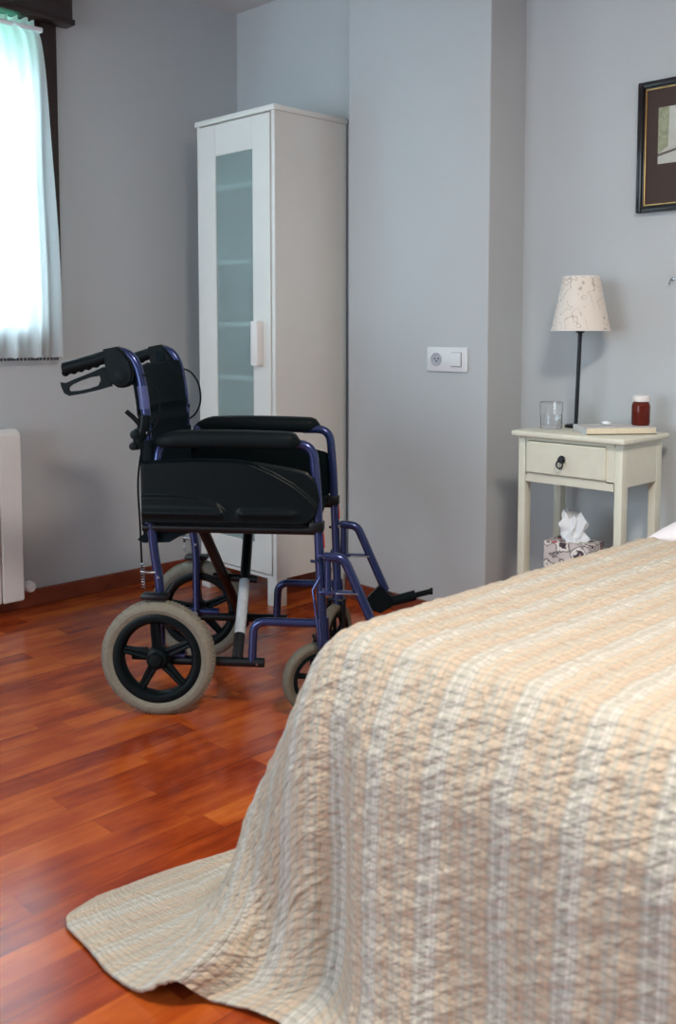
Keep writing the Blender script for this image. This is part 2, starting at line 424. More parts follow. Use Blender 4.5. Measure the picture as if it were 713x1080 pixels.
# ------------------------------------------------------------------ tall cabinet
t = thing('tall_cabinet', 'tall narrow white cabinet with a frosted glass door, in the alcove', 'cabinet', (-3.09, 2.33, 0))
W, D, H = .445, .36, 1.795
bm = bmesh.new()
box(bm, 0, .018, .02, D, .10, H - .02, bev=.001); box(bm, W - .018, W, .0, D, .10, H - .02, bev=.001)
box(bm, 0.018, W - .018, .02, D, .10, .118); box(bm, .018, W - .018, D - .008, D, .118, H - .02); box(bm, 0, .018, 0, .02, .10, H - .02)
box(bm, 0.018, W - .018, 0, .02, .10, .112)
obj('carcass', bm, M['white'], t, smooth=False)
obj('top_board', B(-.006, W + .006, -.008, D, H - .02, H, bev=.002), M['white'], t)
for z in (.43, .635, .82, 1.02, 1.25, 1.53): obj('shelf', B(.019, W - .019, .006, D - .01, z, z + .016), M['white'], t, smooth=False)
for x, y in ((0, 0), (W - .05, 0), (0, D - .05), (W - .05, D - .05)):
    obj('leg', B(x, x + .05, y + .0, y + .05, 0, .0995, bev=.001), M['white'], t)
d0, d1, z0, z1 = .02, W - .022, .117, H - .025
gx0, gx1, gz0, gz1 = .113, .328, .225, 1.655
bm = bmesh.new()
box(bm, d0, gx0, -.004, .016, z0, z1, bev=.0015); box(bm, gx1, d1, -.004, .016, z0, z1, bev=.0015)
box(bm, gx0 + .0005, gx1 - .0005, -.0035, .0155, z0, gz0, bev=.0015); box(bm, gx0 + .0005, gx1 - .0005, -.0035, .0155, gz1, z1, bev=.0015)
dr = obj('door', bm, M['white'], t, smooth=False)
obj('glass_pane', B(gx0 - .002, gx1 + .002, .001, .005, gz0 - .002, gz1 + .002), M['pane'], dr, smooth=False)
obj('handle', B(gx1 + .018, gx1 + .056, -.034, -.0035, .878, 1.038, bev=.004), M['cap'], dr)

# ------------------------------------------------------------------ socket and switch plate
t = thing('wall_socket', 'white double plate with a round socket and a light switch on the column', 'wall socket', (-2.094, YC, .907))
bm = bmesh.new()
box(bm, -.086, .086, -.010, 0, -.041, .041, bev=.003)
obj('plate', bm, M['plate'], t)
bm = lathe(bmesh.new(), [(0, -.0103), (.018, -.0103), (.0195, -.0118), (.021, -.0135), (.0225, -.0132), (.0225, -.0095)], 30, (-.043, 0, 0), 'y')
so = obj('shadowed_socket_disc', bm, mat('socket_shadow_grey', srgb(176, 181, 190), .4), t)  # flat disc; its grey paints in the shade of a sunken socket
bm = bmesh.new()
for x, z in ((-.049, .002), (-.034, .002), (-.042, -.006)): lathe(bm, [(0, -.003), (.0028, -.003), (.0028, -.012), (0, -.012)], 10, (x, -.0, z), 'y')
obj('pin_hole_shadow', bm, M['hole_shadow'], so)  # solid dark studs, coloured as the shade inside pin holes
bm = bmesh.new(); box(bm, -.0215+.043, .0215+.043, -.0115, -.009, -.024, .0245)
sw = obj('switch_gap_shadow', bm, M['hole_shadow'], t)  # dark slab standing in for the shade in the gap round the rocker
bm = bmesh.new(); box(bm, .043 - .0205, .043 + .0205, -.0165, -.010, -.0225, .0235, bev=.0015)
obj('switch_rocker', bm, M['plate'], t)

# ------------------------------------------------------------------ nightstand
NX0, NX1, NY0, NY1, NZ = -1.733, -1.370, 2.495, 2.752, .702
t = thing('nightstand', 'narrow cream painted nightstand with one drawer, beside the bed', 'nightstand', (NX0, NY0, 0))
w_, d_ = NX1 - NX0, NY1 - NY0
obj('tabletop', B(-.008, w_ + .008, -.010, d_ + .004, NZ - .018, NZ, bev=.006, seg=3), M['cream'], t)
ax0, ax1 = .006, w_ - .008
for x in (ax0, ax1 - .024):
    for y in (.012, d_ - .046):
        o = obj('leg', B(x, x + .024, y, y + .034, 0, NZ - .018, bev=.002), M['cream'], t)
za = .550
bm = bmesh.new()
box(bm, ax1 - .018, ax1 - .0005, .039, d_ - .039, za + .01, NZ - .018); box(bm, ax0 + .0005, ax0 + .018, .039, d_ - .039, za + .01, NZ - .018)
box(bm, ax0 + .027, ax1 - .027, d_ - .03, d_ - .015, za + .01, NZ - .018)
obj('side_apron', bm, M['cream'], t, smooth=False)
bm = bmesh.new()
box(bm, ax0 + .027, ax1 - .027, .0125, .03, za - .002, za + .024); box(bm, ax0 + .027, ax1 - .027, .0125, .03, NZ - .028, NZ - .018)
box(bm, ax0 + .027, ax0 + .033, .0125, .03, za + .02, NZ - .028); box(bm, ax1 - .052, ax1 - .024, .0125, .03, za + .02, NZ - .028)
obj('front_rail', bm, M['cream'], t, smooth=False)
dr = obj('drawer', B(ax0 + .034, ax1 - .050, .003, .2, za + .026, NZ - .030, bev=.0035, seg=1), M['cream'], t)
kx = (ax0 + ax1 - .030) / 2; kz = .618
bm = bmesh.new(); lathe(bm, [(0, .0), (.011, 0), (.012, -.003), (.007, -.006), (.0075, -.014), (0, -.017)], 18, (kx, .003, kz + .008), 'y')
tube(bm, [(kx + .0005 + .0105 * math.cos(a), -.012, kz - .006 + .0115 * math.sin(a)) for a in [2*PI*k/24 for k in range(24)]], .0026, 8, closed=True)
obj('ring_pull', bm, M['lampiron'], dr)

obj('lower_shelf', B(ax0 + .005, ax1 - .005, .02, d_ - .02, .232, .25, bev=.002), M['cream'], t)

# table lamp
t = thing('table_lamp', 'table lamp with a white embroidered shade on a thin black stem', 'lamp', (-1.634, 2.695, NZ))
bm = bmesh.new(); lathe(bm, [(0, 0), (.032, 0), (.033, .004), (.030, .009), (.008, .012), (0, .012)], 32, (-.012, 0, 0))
obj('base', bm, M['lampiron'], t)
bm = bmesh.new(); tube(bm, [(-.010, 0, .01), (0, 0, .31)], .0062); lathe(bm, [(.0062, .285), (.0062, .292), (.014, .298), (.016, .306), (.016, .33), (.013, .335), (0, .335)], 20)
obj('pole', bm, M['lampiron'], t)
bm = bmesh.new(); lathe(bm, [(.090, .302), (.056, .467), (.054, .467), (.0875, .304), (.090, .302)], 48)
sh = obj('lamp_shade', bm, M['shade'], t)
obj('shade_ring', tube(bmesh.new(), [(.0555 * math.cos(2*PI*k/40), .0555 * math.sin(2*PI*k/40), .467) for k in range(40)], .0016, 6, closed=True), M['cap'], sh)
bm = bmesh.new()
tube(bm, [(.090 * math.cos(2*PI*k/40), .090 * math.sin(2*PI*k/40), .302) for k in range(40)], .0016, 6, closed=True)
for k in range(3): tube(bm, [(.0, 0, .335), (.088 * math.cos(2*PI*k/3), .088 * math.sin(2*PI*k/3), .304)], .0012, 6)
obj('shade_wire', bm, M['cap'], sh)

# glass of water
t = thing('drinking_glass', 'clear tumbler half full of water in front of the lamp base', 'glass', (-1.684, 2.618, NZ + .0005))
bm = bmesh.new(); lathe(bm, [(0, 0), (.031, 0), (.033, .003), (.036, .080), (.0345, .081), (.031, .013), (0, .011)], 40)
obj('tumbler', bm, M['glass'], t)
bm = bmesh.new(); lathe(bm, [(0, .0112), (.0306, .0132), (.0325, .045), (0, .045)], 40)
obj('water', bm, M['water'], t)

# book
t = thing('book', 'pale paperback book lying flat at the front of the nightstand top', 'book', (-1.4766, 2.634, NZ + .0008), math.radians(50))
BL, BD = .103, .058
obj('page_block', B(-BL, BL, -BD, BD, .0016, .0185, bev=.0008), M['paper'], t)
bm = bmesh.new(); box(bm, -BL - .002, BL + .002, -BD - .001, BD + .002, .0188, .0206); box(bm, -BL - .002, -BL - .0003, -BD - .001, BD + .002, .0, .0187)
obj('front_cover', bm, M['cover'], t, smooth=False)
obj('back_cover', B(-BL, BL + .002, -BD - .001, BD + .002, 0, .0014), M['coverdark'], t, smooth=False)
bm = bmesh.new(); bmesh.ops.create_icosphere(bm, subdivisions=3, radius=.014)
for v in bm.verts:
    n = mnoise.noise(v.co * 90); v.co = Vector((v.co.x * (1 + .3*n), v.co.y * (1 + .3*n), v.co.z * .42 * (1 + .3*n)))
zm = min(v.co.z for v in bm.verts)
o = obj('crumpled_tissue', bm, M['tissue']); o.location = (-1.500, 2.630, NZ + .0215 - zm)
tag(o, 'tiny white crumpled scrap lying on top of the book', 'tissue')

# medicine bottle
t = thing('medicine_bottle', 'small dark amber bottle with a white cap at the right end of the book', 'bottle', (-1.428, 2.700, NZ + .0218))
bm = bmesh.new(); lathe(bm, [(0, 0), (.024, 0), (.0268, .004), (.0268, .058), (.024, .066), (.020, .069), (.020, .073), (0, .073)], 32)
obj('bottle_body', bm, M['amber'], t)
bm = bmesh.new(); lathe(bm, [(0, .070), (.0235, .070), (.0253, .072), (.0253, .085), (.0235, .0875), (0, .0875)], 40)
obj('cap', bm, M['cap'], t)

# ------------------------------------------------------------------ picture
t = thing('framed_picture', 'black framed picture with a wide brown mat, hanging above the nightstand', 'picture', (-1.511, YW, 1.360))
PW, PH = .50, .388
def ring_frame(bm, x0, x1, z0, z1, w, y0, y1, bev=.003):
    for (a, b, c, d) in ((x0, x0 + w, z0, z1), (x1 - w, x1, z0, z1), (x0 + w, x1 - w, z0, z0 + w), (x0 + w, x1 - w, z1 - w, z1)):
        box(bm, a, b, y0, y1, c, d, bev=bev)
bm = bmesh.new(); ring_frame(bm, 0, PW, 0, PH, .017, -.022, 0); ring_frame(bm, .015, PW - .015, .015, PH - .015, .006, -.015, -.002, .001)
fr = obj('frame', bm, M['frameblack'], t)
bm = bmesh.new(); ring_frame(bm, .021, PW - .021, .021, PH - .021, .0035, -.0125, -.003, .0008); obj('gilt_slip', bm, M['gold'], fr)
bm = bmesh.new(); box(bm, .0245, PW - .0245, -.007, -.003, .0245, PH - .0245)
mb = obj('mat_board', bm, M['matboard'], t, smooth=False)
ax, bx, az, bz = .062, PW - .062, .142, .308
bm = bmesh.new(); box(bm, ax, bx, -.0078, -.0072, az, bz)
ar = obj('watercolour', bm, paintingmat(srgb(190, 192, 184), .12, 25), t, smooth=False)
bm = bmesh.new(); prism(bm, [(ax, az + .03), (ax + .032, az + .05), (ax + .034, bz), (ax, bz)], -.0084, -.0079)
obj('green_wash', bm, paintingmat(srgb(150, 156, 128), .3, 60), ar, smooth=False)
bm = bmesh.new()
for z in (az + .10, az + .14): prism(bm, [(ax + .058, z), (ax + .075, z + .008), (ax + .058, z + .012), (ax + .064, z + .006)], -.0084, -.0079)
prism(bm, [(ax, az + .022), (ax + .12, az + .048), (ax + .12, az + .054), (ax, az + .03)], -.0084, -.0079)
obj('brush_strokes', bm, paintingmat(srgb(105, 95, 88), .3, 80), ar, smooth=False)
bm = bmesh.new(); lathe(bm, [(0, 0), (.006, 0), (.006, -.003), (.002, -.004), (.002, -.006)], 14, (0, 0, .01), 'y')
tube(bm, catmull([(0, -.004, .01), (0, -.014, .008), (0, -.02, .0), (-.002, -.018, -.006), (-.003, -.01, -.004)]), .002, 8)
o = obj('wall_hook', bm, M['steel']); o.location = (-1.395, YW, 1.148); tag(o, 'tiny metal hook on the wall below the framed picture', 'hook')

# tissue box on the nightstand's lower shelf
t = thing('tissue_box', 'floral printed tissue box with a tissue sticking out, under the nightstand drawer', 'tissue box', (-1.585, 2.60, .2505), math.radians(4))
bm = bmesh.new(); box(bm, -.075, .075, -.05, .05, 0, .115, bev=.002)
obj('carton', bm, M['floral'], t)
bm = bmesh.new(); NR, NS = 14, 40; rows = []
for j in range(NR + 1):
    q = j / NR; row = []
    for k in range(NS):
        a = 2*PI*k/NS; r = .026 + .006 * math.sin(q * PI) - .012 * q * q
        r *= 1 + .22 * math.sin(a * 3 + q * 2.5) + .20 * math.sin(a * 7 - q * 5) + .6 * mnoise.noise(Vector((math.cos(a) * 2.2, math.sin(a) * 2.2, q * 4)))
        zz = .112 + .085 * q + (.012 * math.sin(a * 2 + 1) + .016 * mnoise.noise(Vector((math.cos(a) * 3, math.sin(a) * 3, 9)))) * q
        row.append(bm.verts.new((r * math.cos(a) * 1.05 - .004 + .012 * q * math.cos(a - .5), r * math.sin(a) * .7, zz)))
    rows.append(row)
for j in range(NR):
    for k in range(NS): bm.faces.new((rows[j][k], rows[j][(k+1) % NS], rows[j+1][(k+1) % NS], rows[j+1][k]))
bm.faces.new(rows[-1])
obj('tissue', bm, M['tissue'], t)

# ------------------------------------------------------------------ wheelchair (x forward, y left, z up)
wc = thing('wheelchair', 'blue and black attendant-pushed wheelchair standing empty on the wooden floor', 'wheelchair', (-2.2625, 1.625, 0), math.radians(39.3))
def sidefold(s, p): return [(x, s * y, z) for x, y, z in p]
RT = .0125
def rear_wheel(s):
    c = (.003, s * .225, .1515)
    # rim: ring section with five twin-ribbed spokes
    R = .1515; bm = bmesh.new()
    pr = [(.118, -.017), (.120, .0), (.118, .017), (.110, .020), (.098, .017), (.091, .006), (.091, -.006), (.098, -.017), (.110, -.020)]
    lathe(bm, pr, 64, c, 'y', close=True)
    for k in range(5):
        a = PI/2 + .12 + 2*PI*k/5; ca, sa = math.cos(a), math.sin(a)
        for q in (-1, 1):
            p0 = (c[0] + .020*ca - q*.008*sa, c[1], c[2] + .020*sa + q*.008*ca); p1 = (c[0] + .096*ca - q*.0045*sa, c[1], c[2] + .096*sa + q*.0045*ca)
            tube(bm, [p0, p1], .0062, 8, sx=1.5)
        tube(bm, [(c[0] + .02*ca, c[1], c[2] + .02*sa), (c[0] + .104*ca, c[1], c[2] + .104*sa)], .0075, 8, sx=.5)
    w = obj('rear_wheel', bm, M['black'], wc)
    pr = [(.1135, -.014)] + [(.1315 + .0205 * math.cos(a), .0215 * math.sin(a)) for a in np.linspace(-2.35, 2.35, 21)] + [(.1135, .014)]
    bm = bmesh.new(); lathe(bm, pr, 72, c, 'y', close=True)
    for q in (-1, 1):   # sidewall ridge
        tube(bm, [(c[0] + .130 * math.cos(2*PI*k/72), c[1] + q * .0208, c[2] + .130 * math.sin(2*PI*k/72)) for k in range(72)], .0016, 6, closed=True)
    for k in range(90):  # tread blocks on both shoulders
        a = 2*PI*k/90
        for q in (-1, 1):
            p = Vector((c[0] + .1483 * math.cos(a), c[1] + q * .0095, c[2] + .1483 * math.sin(a)))
            d = Vector((math.cos(a), 0, math.sin(a)))
            tube(bm, [p - d * .003, p + d * .0028], .0034, 4)
    obj('tyre', bm, M['tyre'], w)
    bm = bmesh.new(); o = s * 1
    lathe(bm, [(0, -.032*o), (.014, -.032*o), (.024, -.026*o), (.031, -.012*o), (.032, .0), (.027, .020*o), (.026, .023*o), (.020, .026*o), (.016, .034*o), (0, .036*o)], 28, c, 'y')
    obj('hub', bm, M['black'], w)
for s in (-1, 1): rear_wheel(s)
for s in (-1, 1):   # casters with forks
    c = (0, 0, 0); sw = math.radians(28 if s < 0 else 70)
    bm = bmesh.new(); lathe(bm, [(.072, -.014), (.073, .014), (.064, .015), (.06, .01), (.06, -.01), (.064, -.015)], 48, c, 'y', close=True)
    for k in range(5):
        a = 2*PI*k/5 + .4; tube(bm, [(c[0] + .01*math.cos(a), c[1], c[2] + .01*math.sin(a)), (c[0] + .064*math.cos(a), c[1], c[2] + .064*math.sin(a))], .008, 8, sx=.7)
    lathe(bm, [(0, -.018), (.014, -.018), (.016, -.01), (.016, .01), (.014, .018), (0, .018)], 20, c, 'y')
    w = obj('caster_wheel', bm, M['black'], wc); w.location = (.416 if s < 0 else .426, s * .185, .0960); w.scale = (.955,) * 3; w.rotation_euler = (0, 0, sw)
    pr = [(.070, -.010)] + [(.0865 + .0135 * math.cos(a), .0165 * math.sin(a)) for a in np.linspace(-2.2, 2.2, 15)] + [(.070, .010)]
    obj('tyre', lathe(bmesh.new(), pr, 56, c, 'y', close=True), M['tyre_dark'], w)
    bm = bmesh.new()
    for q in (-1, 1): tube(bm, catmull([(c[0], c[1] + q*.026, c[2] - .012), (c[0] + .004, c[1] + q*.027, c[2] + .06), (c[0] + .012, c[1] + q*.024, c[2] + .112)], 5), .006, 8, sx=1, sy=2)
    box(bm, c[0] - .004, c[0] + .026, c[1] - .030, c[1] + .030, c[2] + .104, c[2] + .116, bev=.004)
    tube(bm, [(c[0] , c[1] - .034, c[2]), (c[0], c[1] + .034, c[2])], .006, 10)
    tube(bm, [(c[0] + .014, c[1], c[2] + .105), (c[0] + .014, c[1] , c[2] + .14)], .010, 12)
    obj('fork', bm, M['blackm'], w)
for s in (-1, 1):   # side frames
    cane = catmull([(-.125, s*.2, .943), (-.095, s*.2, .948), (-.065, s*.2, .935), (-.046, s*.2, .90), (-.034, s*.2, .84), (-.027, s*.2, .76), (-.027, s*.2, .62), (-.025, s*.2, .50)], 8)
    rear = bend([(-.018, s*.2, .50), (-.012, s*.2, .42), (.002, s*.198, .34), (.002, s*.196, .155)], .05)
    bm = bmesh.new()
    front = bend([(.33, s*.2, .712), (.408, s*.2, .712), (.418, s*.2, .60), (.426, s*.2, .40), (.433, s*.197, .205)], .055, 8)
    tube(bm, front, RT)
    tube(bm, bend([(.433, s*.2, .246), (.252, s*.2, .246), (.247, s*.2, .14)], .032, 8), .0115)
    fr = obj('side_frame', bm, M['blue'], wc)
    obj('back_cane', tube(bmesh.new(), cane, RT), M['blue'], fr)
    obj('rear_post', tube(bmesh.new(), rear, RT), M['blue'], fr)
    obj('caster_sleeve', tube(bmesh.new(), [(.431, s*.197, .262), (.434, s*.196, .19)], .0175), M['blue'], fr)
    obj('arm_bracket', tube(bmesh.new(), [(.012, s*.185, .715), (.004, s*.2, .69), (-.002, s*.2, .655)], .011), M['blue'], fr)
    obj('lower_rail', tube(bmesh.new(), [(.0, s*.2, .1365), (.279, s*.2, .1365)], .0125), M['blackm'], fr)
    bm = tube(bmesh.new(), [(-.04, s*.2, .49), (.425, s*.2, .49)], .0125)
    box(bm, .400, .437, s*.2 - .018, s*.2 + .018, .488, .514, bev=.003)           # clamp of the seat rail
    obj('seat_rail', bm, M['blackm'], fr)
    for x, z in ((.437, .338), (.437, .424), (.002, .36), (-.024, .74), (.262, .136)):
        bm = lathe(bmesh.new(), [(0, -.0165), (.003, -.0165), (.004, -.013), (.004, .013), (.003, .0165), (0, .0165)], 10, (x, s*.2, z), 'y')
        obj('bolt', bm, M['steel'], fr)
    # red line on the front tube
    obj('red_mark', tube(bmesh.new(), [(.4345, s*.2, .485), (.4375, s*.2, .445)], .0022, 8), M['red'], fr)
for s in (-1, 1):   # arm pads
    bm = bmesh.new(); n = 26; rings = []
    for i in range(n + 1):
        q = i / n; x = -.005 + .385 * q
        e = min(1, (q / .16)) ; f = min(1, (1 - q) / .09)
        k = (math.sin(e * PI / 2) ** .6) * (math.sin(f * PI / 2) ** .5) if 0 < q < 1 else .02
        zc = .722 - .006 * (1 - e); hz, hy = .0235 * k, .031 * k ** .8
        rings.append([bm.verts.new((x, s*.215 + hy * abs(math.cos(a)) ** .7 * (1 if math.cos(a) > 0 else -1), zc + hz * abs(math.sin(a)) ** .75 * (1 if math.sin(a) > 0 else -1) + .004 * math.sin(q * PI))) for a in [2*PI*j/28 for j in range(28)]])
    for i in range(n):
        for j in range(28): bm.faces.new((rings[i][j], rings[i][(j+1) % 28], rings[i+1][(j+1) % 28], rings[i+1][j]))
    bm.faces.new(rings[0]); bm.faces.new(rings[-1][::-1])
    obj('armrest_pad', bm, M['pad'], wc, auto=180)
# moulded side panels
def interp(x, P):
    if x <= P[0][0]: return P[0][1]
    for (a, b), (c, d) in zip(P[:-1], P[1:]):
        if x <= c: return b + (d - b) * (x - a) / (c - a)
    return P[-1][1]
def sst(a, b, x):
    t = max(0, min(1, (x - a) / (b - a))); return t*t*(3-2*t)
TOP = [(-.038, .667), (.10, .675), (.20, .674), (.29, .664), (.36, .652), (.395, .643), (.412, .628), (.421, .606), (.427, .575)]
BOT = [(-.038, .505), (.38, .505), (.40, .510), (.415, .528), (.423, .55), (.427, .570)]
CA = [(.18, .690), (.24, .668), (.31, .638), (.36, .610), (.40, .578), (.43, .545)]
CB = [(-.05, .577), (.06, .5775), (.12, .572), (.165, .559), (.185, .54), (.198, .512), (.205, .44)]
for s in (-1, 1):
    bm = bmesh.new(); nx, nz = 150, 60; fr_, bk = [], []
    for i in range(nx + 1):
        x = -.038 + .465 * i / nx; zt, zb = interp(x, TOP), interp(x, BOT); a, b = [], []
        for j in range(nz + 1):
            z = zb + (zt - zb) * j / nz
            h = .0
            ca = interp(x, CA) if x > .18 else 9
            h += .009 * (1 - sst(ca - .004, ca + .004, z)) if x > .18 else .009
            if x < .21: h += .007 * (1 - sst(interp(x, CB) - .003, interp(x, CB) + .003, z)) * (1 - sst(.195, .205, x))
            h += .007 * math.exp(-((z - .534) / .010) ** 2) * (1 - sst(.17, .19, x) + sst(.21, .23, x)) * (1 - sst(.35, .39, x))
            h += .004 * sst(.022, .0, z - zb) * 0
            ed = min(1, (zt - z) / .008, (z - zb) / .006 + .2, (x + .038) / .006 + .3, (.427 - x) / .01 + .1); h = h * max(.1, ed) + .004 * max(0, ed)
            a.append(bm.verts.new((x, s * (.214 + h), z))); b.append(bm.verts.new((x, s * .2135, z)))
        fr_.append(a); bk.append(b)
    for g in (fr_, bk):
        for i in range(nx):
            for j in range(nz): bm.faces.new((g[i][j], g[i+1][j], g[i+1][j+1], g[i][j+1]))
    for i in range(nx):
        bm.faces.new((fr_[i][0], fr_[i+1][0], bk[i+1][0], bk[i][0])); bm.faces.new((fr_[i][-1], fr_[i+1][-1], bk[i+1][-1], bk[i][-1]))
    for j in range(nz):
        bm.faces.new((fr_[0][j], fr_[0][j+1], bk[0][j+1], bk[0][j])); bm.faces.new((fr_[-1][j], fr_[-1][j+1], bk[-1][j+1], bk[-1][j]))
    obj('side_panel', bm, M['black'], wc, auto=50)
# seat: sagging sling with a hanging rear flap
bm = bmesh.new(); n, m_ = 16, 24; top, bot = [], []
for i in range(n + 1):
    x = -.03 + .43 * i / n; a, b = [], []
    for j in range(m_ + 1):
        y = -.188 + .376 * j / m_; z = .510 - .018 * (1 - (y / .188) ** 2)
        a.append(bm.verts.new((x, y, z + .006 * sst(.0, .03, x + .03)))); b.append(bm.verts.new((x, y, z - .014)))
    top.append(a); bot.append(b)
for g in (top, bot):
    for i in range(n):
        for j in range(m_): bm.faces.new((g[i][j], g[i+1][j], g[i+1][j+1], g[i][j+1]))
for i in range(n):
    for q in (0, -1): bm.faces.new((top[i][q], top[i+1][q], bot[i+1][q], bot[i][q]))
for j in range(m_):
    for q in (0, -1): bm.faces.new((top[q][j], top[q][j+1], bot[q][j+1], bot[q][j]))
prism(bm, [(-.062, .452), (-.045, .468), (-.043, .505), (.085, .50), (.082, .474), (.05, .462), (.025, .447), (-.045, .444)], -.184, -.176)
obj('seat', bm, M['fab'], wc)
# backrest sling, curving back between the canes
def back_x(z): return interp(z, [(.48, -.027), (.76, -.028), (.84, -.036), (.90, -.046), (.93, -.058)])
bm = bmesh.new(); n, m_ = 40, 28; A_, B_ = [], []
for i in range(n + 1):
    z = .485 + (.918 - .485) * i / n; a, b = [], []
    for j in range(m_ + 1):
        y = -.186 + .372 * j / m_; sag = .004 + .045 * (1 - (y / .186) ** 2) + .004 * math.sin(z * 140) * (1 if .74 < z < .80 else 0)
        th = .010 + (.006 if .79 < z < .905 and abs(y) < .17 else 0)
        zz = z - .012 * (1 - (y/.2)**2) * sst(.85, .92, z)
        a.append(bm.verts.new((back_x(z) - sag + .010 + th/2, y, zz))); b.append(bm.verts.new((back_x(z) - sag - .012, y, zz)))
    A_.append(a); B_.append(b)
for g in (A_, B_):
    for i in range(n):
        for j in range(m_): bm.faces.new((g[i][j], g[i+1][j], g[i+1][j+1], g[i][j+1]))
for i in range(n):
    for q in (0, -1): bm.faces.new((A_[i][q], A_[i+1][q], B_[i+1][q], B_[i][q]))
for j in range(m_):
    for q in (0, -1): bm.faces.new((A_[q][j], A_[q][j+1], B_[q][j+1], B_[q][j]))
for s in (-1, 1):   # sleeves round the canes and the top loops
    tube(bm, [(back_x(z) + .001, s*.2, z) for z in (.60, .66, .72)], .0165, 12)
    tube(bm, [(back_x(z) - .016, s*.190, z) for z in (.78, .82, .87, .905)], .008, 10)
    box(bm, -.112, -.082, s*.188 - .010, s*.188 + .010, .885, .945, bev=.004)
obj('backrest', bm, M['fab'], wc)
obj('reflective_label', tube(bmesh.new(), [(back_x(z) + .002, -.2015, z) for z in (.80, .83, .86)], .0132, 12), grain(mat('violet_label', (.07, .09, .24, 1), .3), 60, .1, 0), wc)
for s in (-1, 1):   # fold joints
    bm = bmesh.new()
    tube(bm, catmull([(-.030, s*.203, .785), (-.034, s*.206, .75), (-.045, s*.206, .72), (-.040, s*.203, .70)], 5), .017, 12)
    tube(bm, catmull([(-.035, s*.215, .752), (-.052, s*.218, .775), (-.075, s*.218, .795)], 4), .0065, 8)
    lathe(bm, [(0, -.02), (.012, -.018), (.015, 0), (.012, .018), (0, .02)], 16, (-.052, s*.208, .735), 'y')
    lathe(bm, [(0, -.02), (.010, -.018), (.012, 0), (.010, .018), (0, .02)], 16, (-.057, s*.208, .705), 'y')
    obj('fold_joint', bm, M['black'], wc)
for s in (-1, 1):   # push handles and brake levers
    bm = bmesh.new(); ax = [(-.248, .903), (-.21, .913), (-.17, .924), (-.125, .938)]
    pts = catmull([(x, s*.2, z) for x, z in ax], 12)
    tube(bm, pts, [.0172 if 0 < i < len(pts) - 1 else .013 for i in range(len(pts))], 16)
    for k in range(5):   # finger bumps under the grip
        q = (k + .3) / 5; i = int(q * (len(pts) - 6)) + 1; p = pts[i]
        bmesh.ops.create_uvsphere(bm, u_segments=14, v_segments=10, radius=.0105, matrix=Matrix.Translation((p[0], p[1], p[2] - .0105)))
    h = obj('push_handle', bm, M['pad'], wc)
    bm = bmesh.new()
    prism(bm, [(-.136, .955), (-.10, .962), (-.082, .952), (-.062, .925), (-.055, .900), (-.058, .875), (-.075, .858), (-.098, .856), (-.115, .868), (-.128, .890), (-.130, .915)], s*.2 - .019, s*.2 + .019, bev=.006)
    lathe(bm, [(0, -.0215), (.014, -.0215), (.026, -.017), (.030, -.010), (.030, .010), (.026, .017), (.014, .0215), (0, .0215)], 28, (-.088, s*.2, .885), 'y')
    obj('brake_housing', bm, M['pad'], h)
    LO = [(265,172),(200,198),(130,222),(85,240),(60,236),(66,258),(78,286),(102,300),(170,291),(240,277),(300,262),(300,215)]
    LI = [(248,212),(200,218),(150,233),(115,248),(103,256),(97,264),(97,272),(103,279),(150,277),(200,268),(240,256),(252,232)]
    cv = lambda p: (-.2435 + (p[0] - 80.2) / 4.456 * .00254, .914 - (p[1] - 156) / 4.456 * .00252 + (p[0] - 80.2) / 4.456 * .0001)
    bm = bmesh.new(); q0 = s*.2 - .0065; q1 = s*.2 + .0065
    V4 = [[bm.verts.new((cv(p)[0], y, cv(p)[1])) for p in L] for L in (LO, LI) for y in (q0, q1)]
    for k in range(12):
        m2 = (k + 1) % 12
        for a, b in ((0, 1), (1, 3), (3, 2), (2, 0)): bm.faces.new((V4[a][k], V4[a][m2], V4[b][m2], V4[b][k]))
    bmesh.ops.bevel(bm, geom=[e for e in bm.edges if e.calc_face_angle(0) > .9], offset=.0022, segments=2, affect='EDGES')
    obj('brake_lever', bm, M['pad'], h)
    bm = tube(bmesh.new(), [(-.062, s*.2, .893), (-.040, s*.204, .893)], .005, 10)
    lathe(bm, [(0, 0), (.007, 0), (.007, .008), (0, .008)], 6, (-.05, s*.202, .893), 'x')
    obj('cable_adjuster', bm, M['steel'], h)
    # brake cable: loops forward of the cane, down to the shoe over the wheel
    bm = tube(bmesh.new(), catmull([(-.042, s*.204, .893), (-.012, s*.215, .878), (.010, s*.219, .84), (.014, s*.219, .79), (.0, s*.215, .755), (-.03, s*.212, .72), (-.048, s*.212, .62), (-.045, s*.212, .50), (-.04, s*.215, .36)], 8), .0028, 8)
    obj('brake_cable', bm, M['black'], wc)
    bm = bmesh.new(); box(bm, -.038, .032, s*.225 - .020, s*.225 + .020, .307, .321, bev=.004)
    tube(bm, [(.032, s*.225, .325), (.046, s*.225, .345), (.05, s*.225, .352)], .004, 8)
    sh = obj('brake_shoe', bm, M['blackm'], wc)
    bm = bmesh.new(); pts = [(-.038 + .005*math.cos(k*1.1), s*.215 + .005*math.sin(k*1.1), .33 + .0012*k) for k in range(60)]
    tube(bm, pts, .0011, 5); tube(bm, [(-.045, s*.215, .375), (-.02, s*.215, .372), (-.004, s*.205, .372)], .004, 8)
    obj('brake_spring', bm, M['steel'], sh)
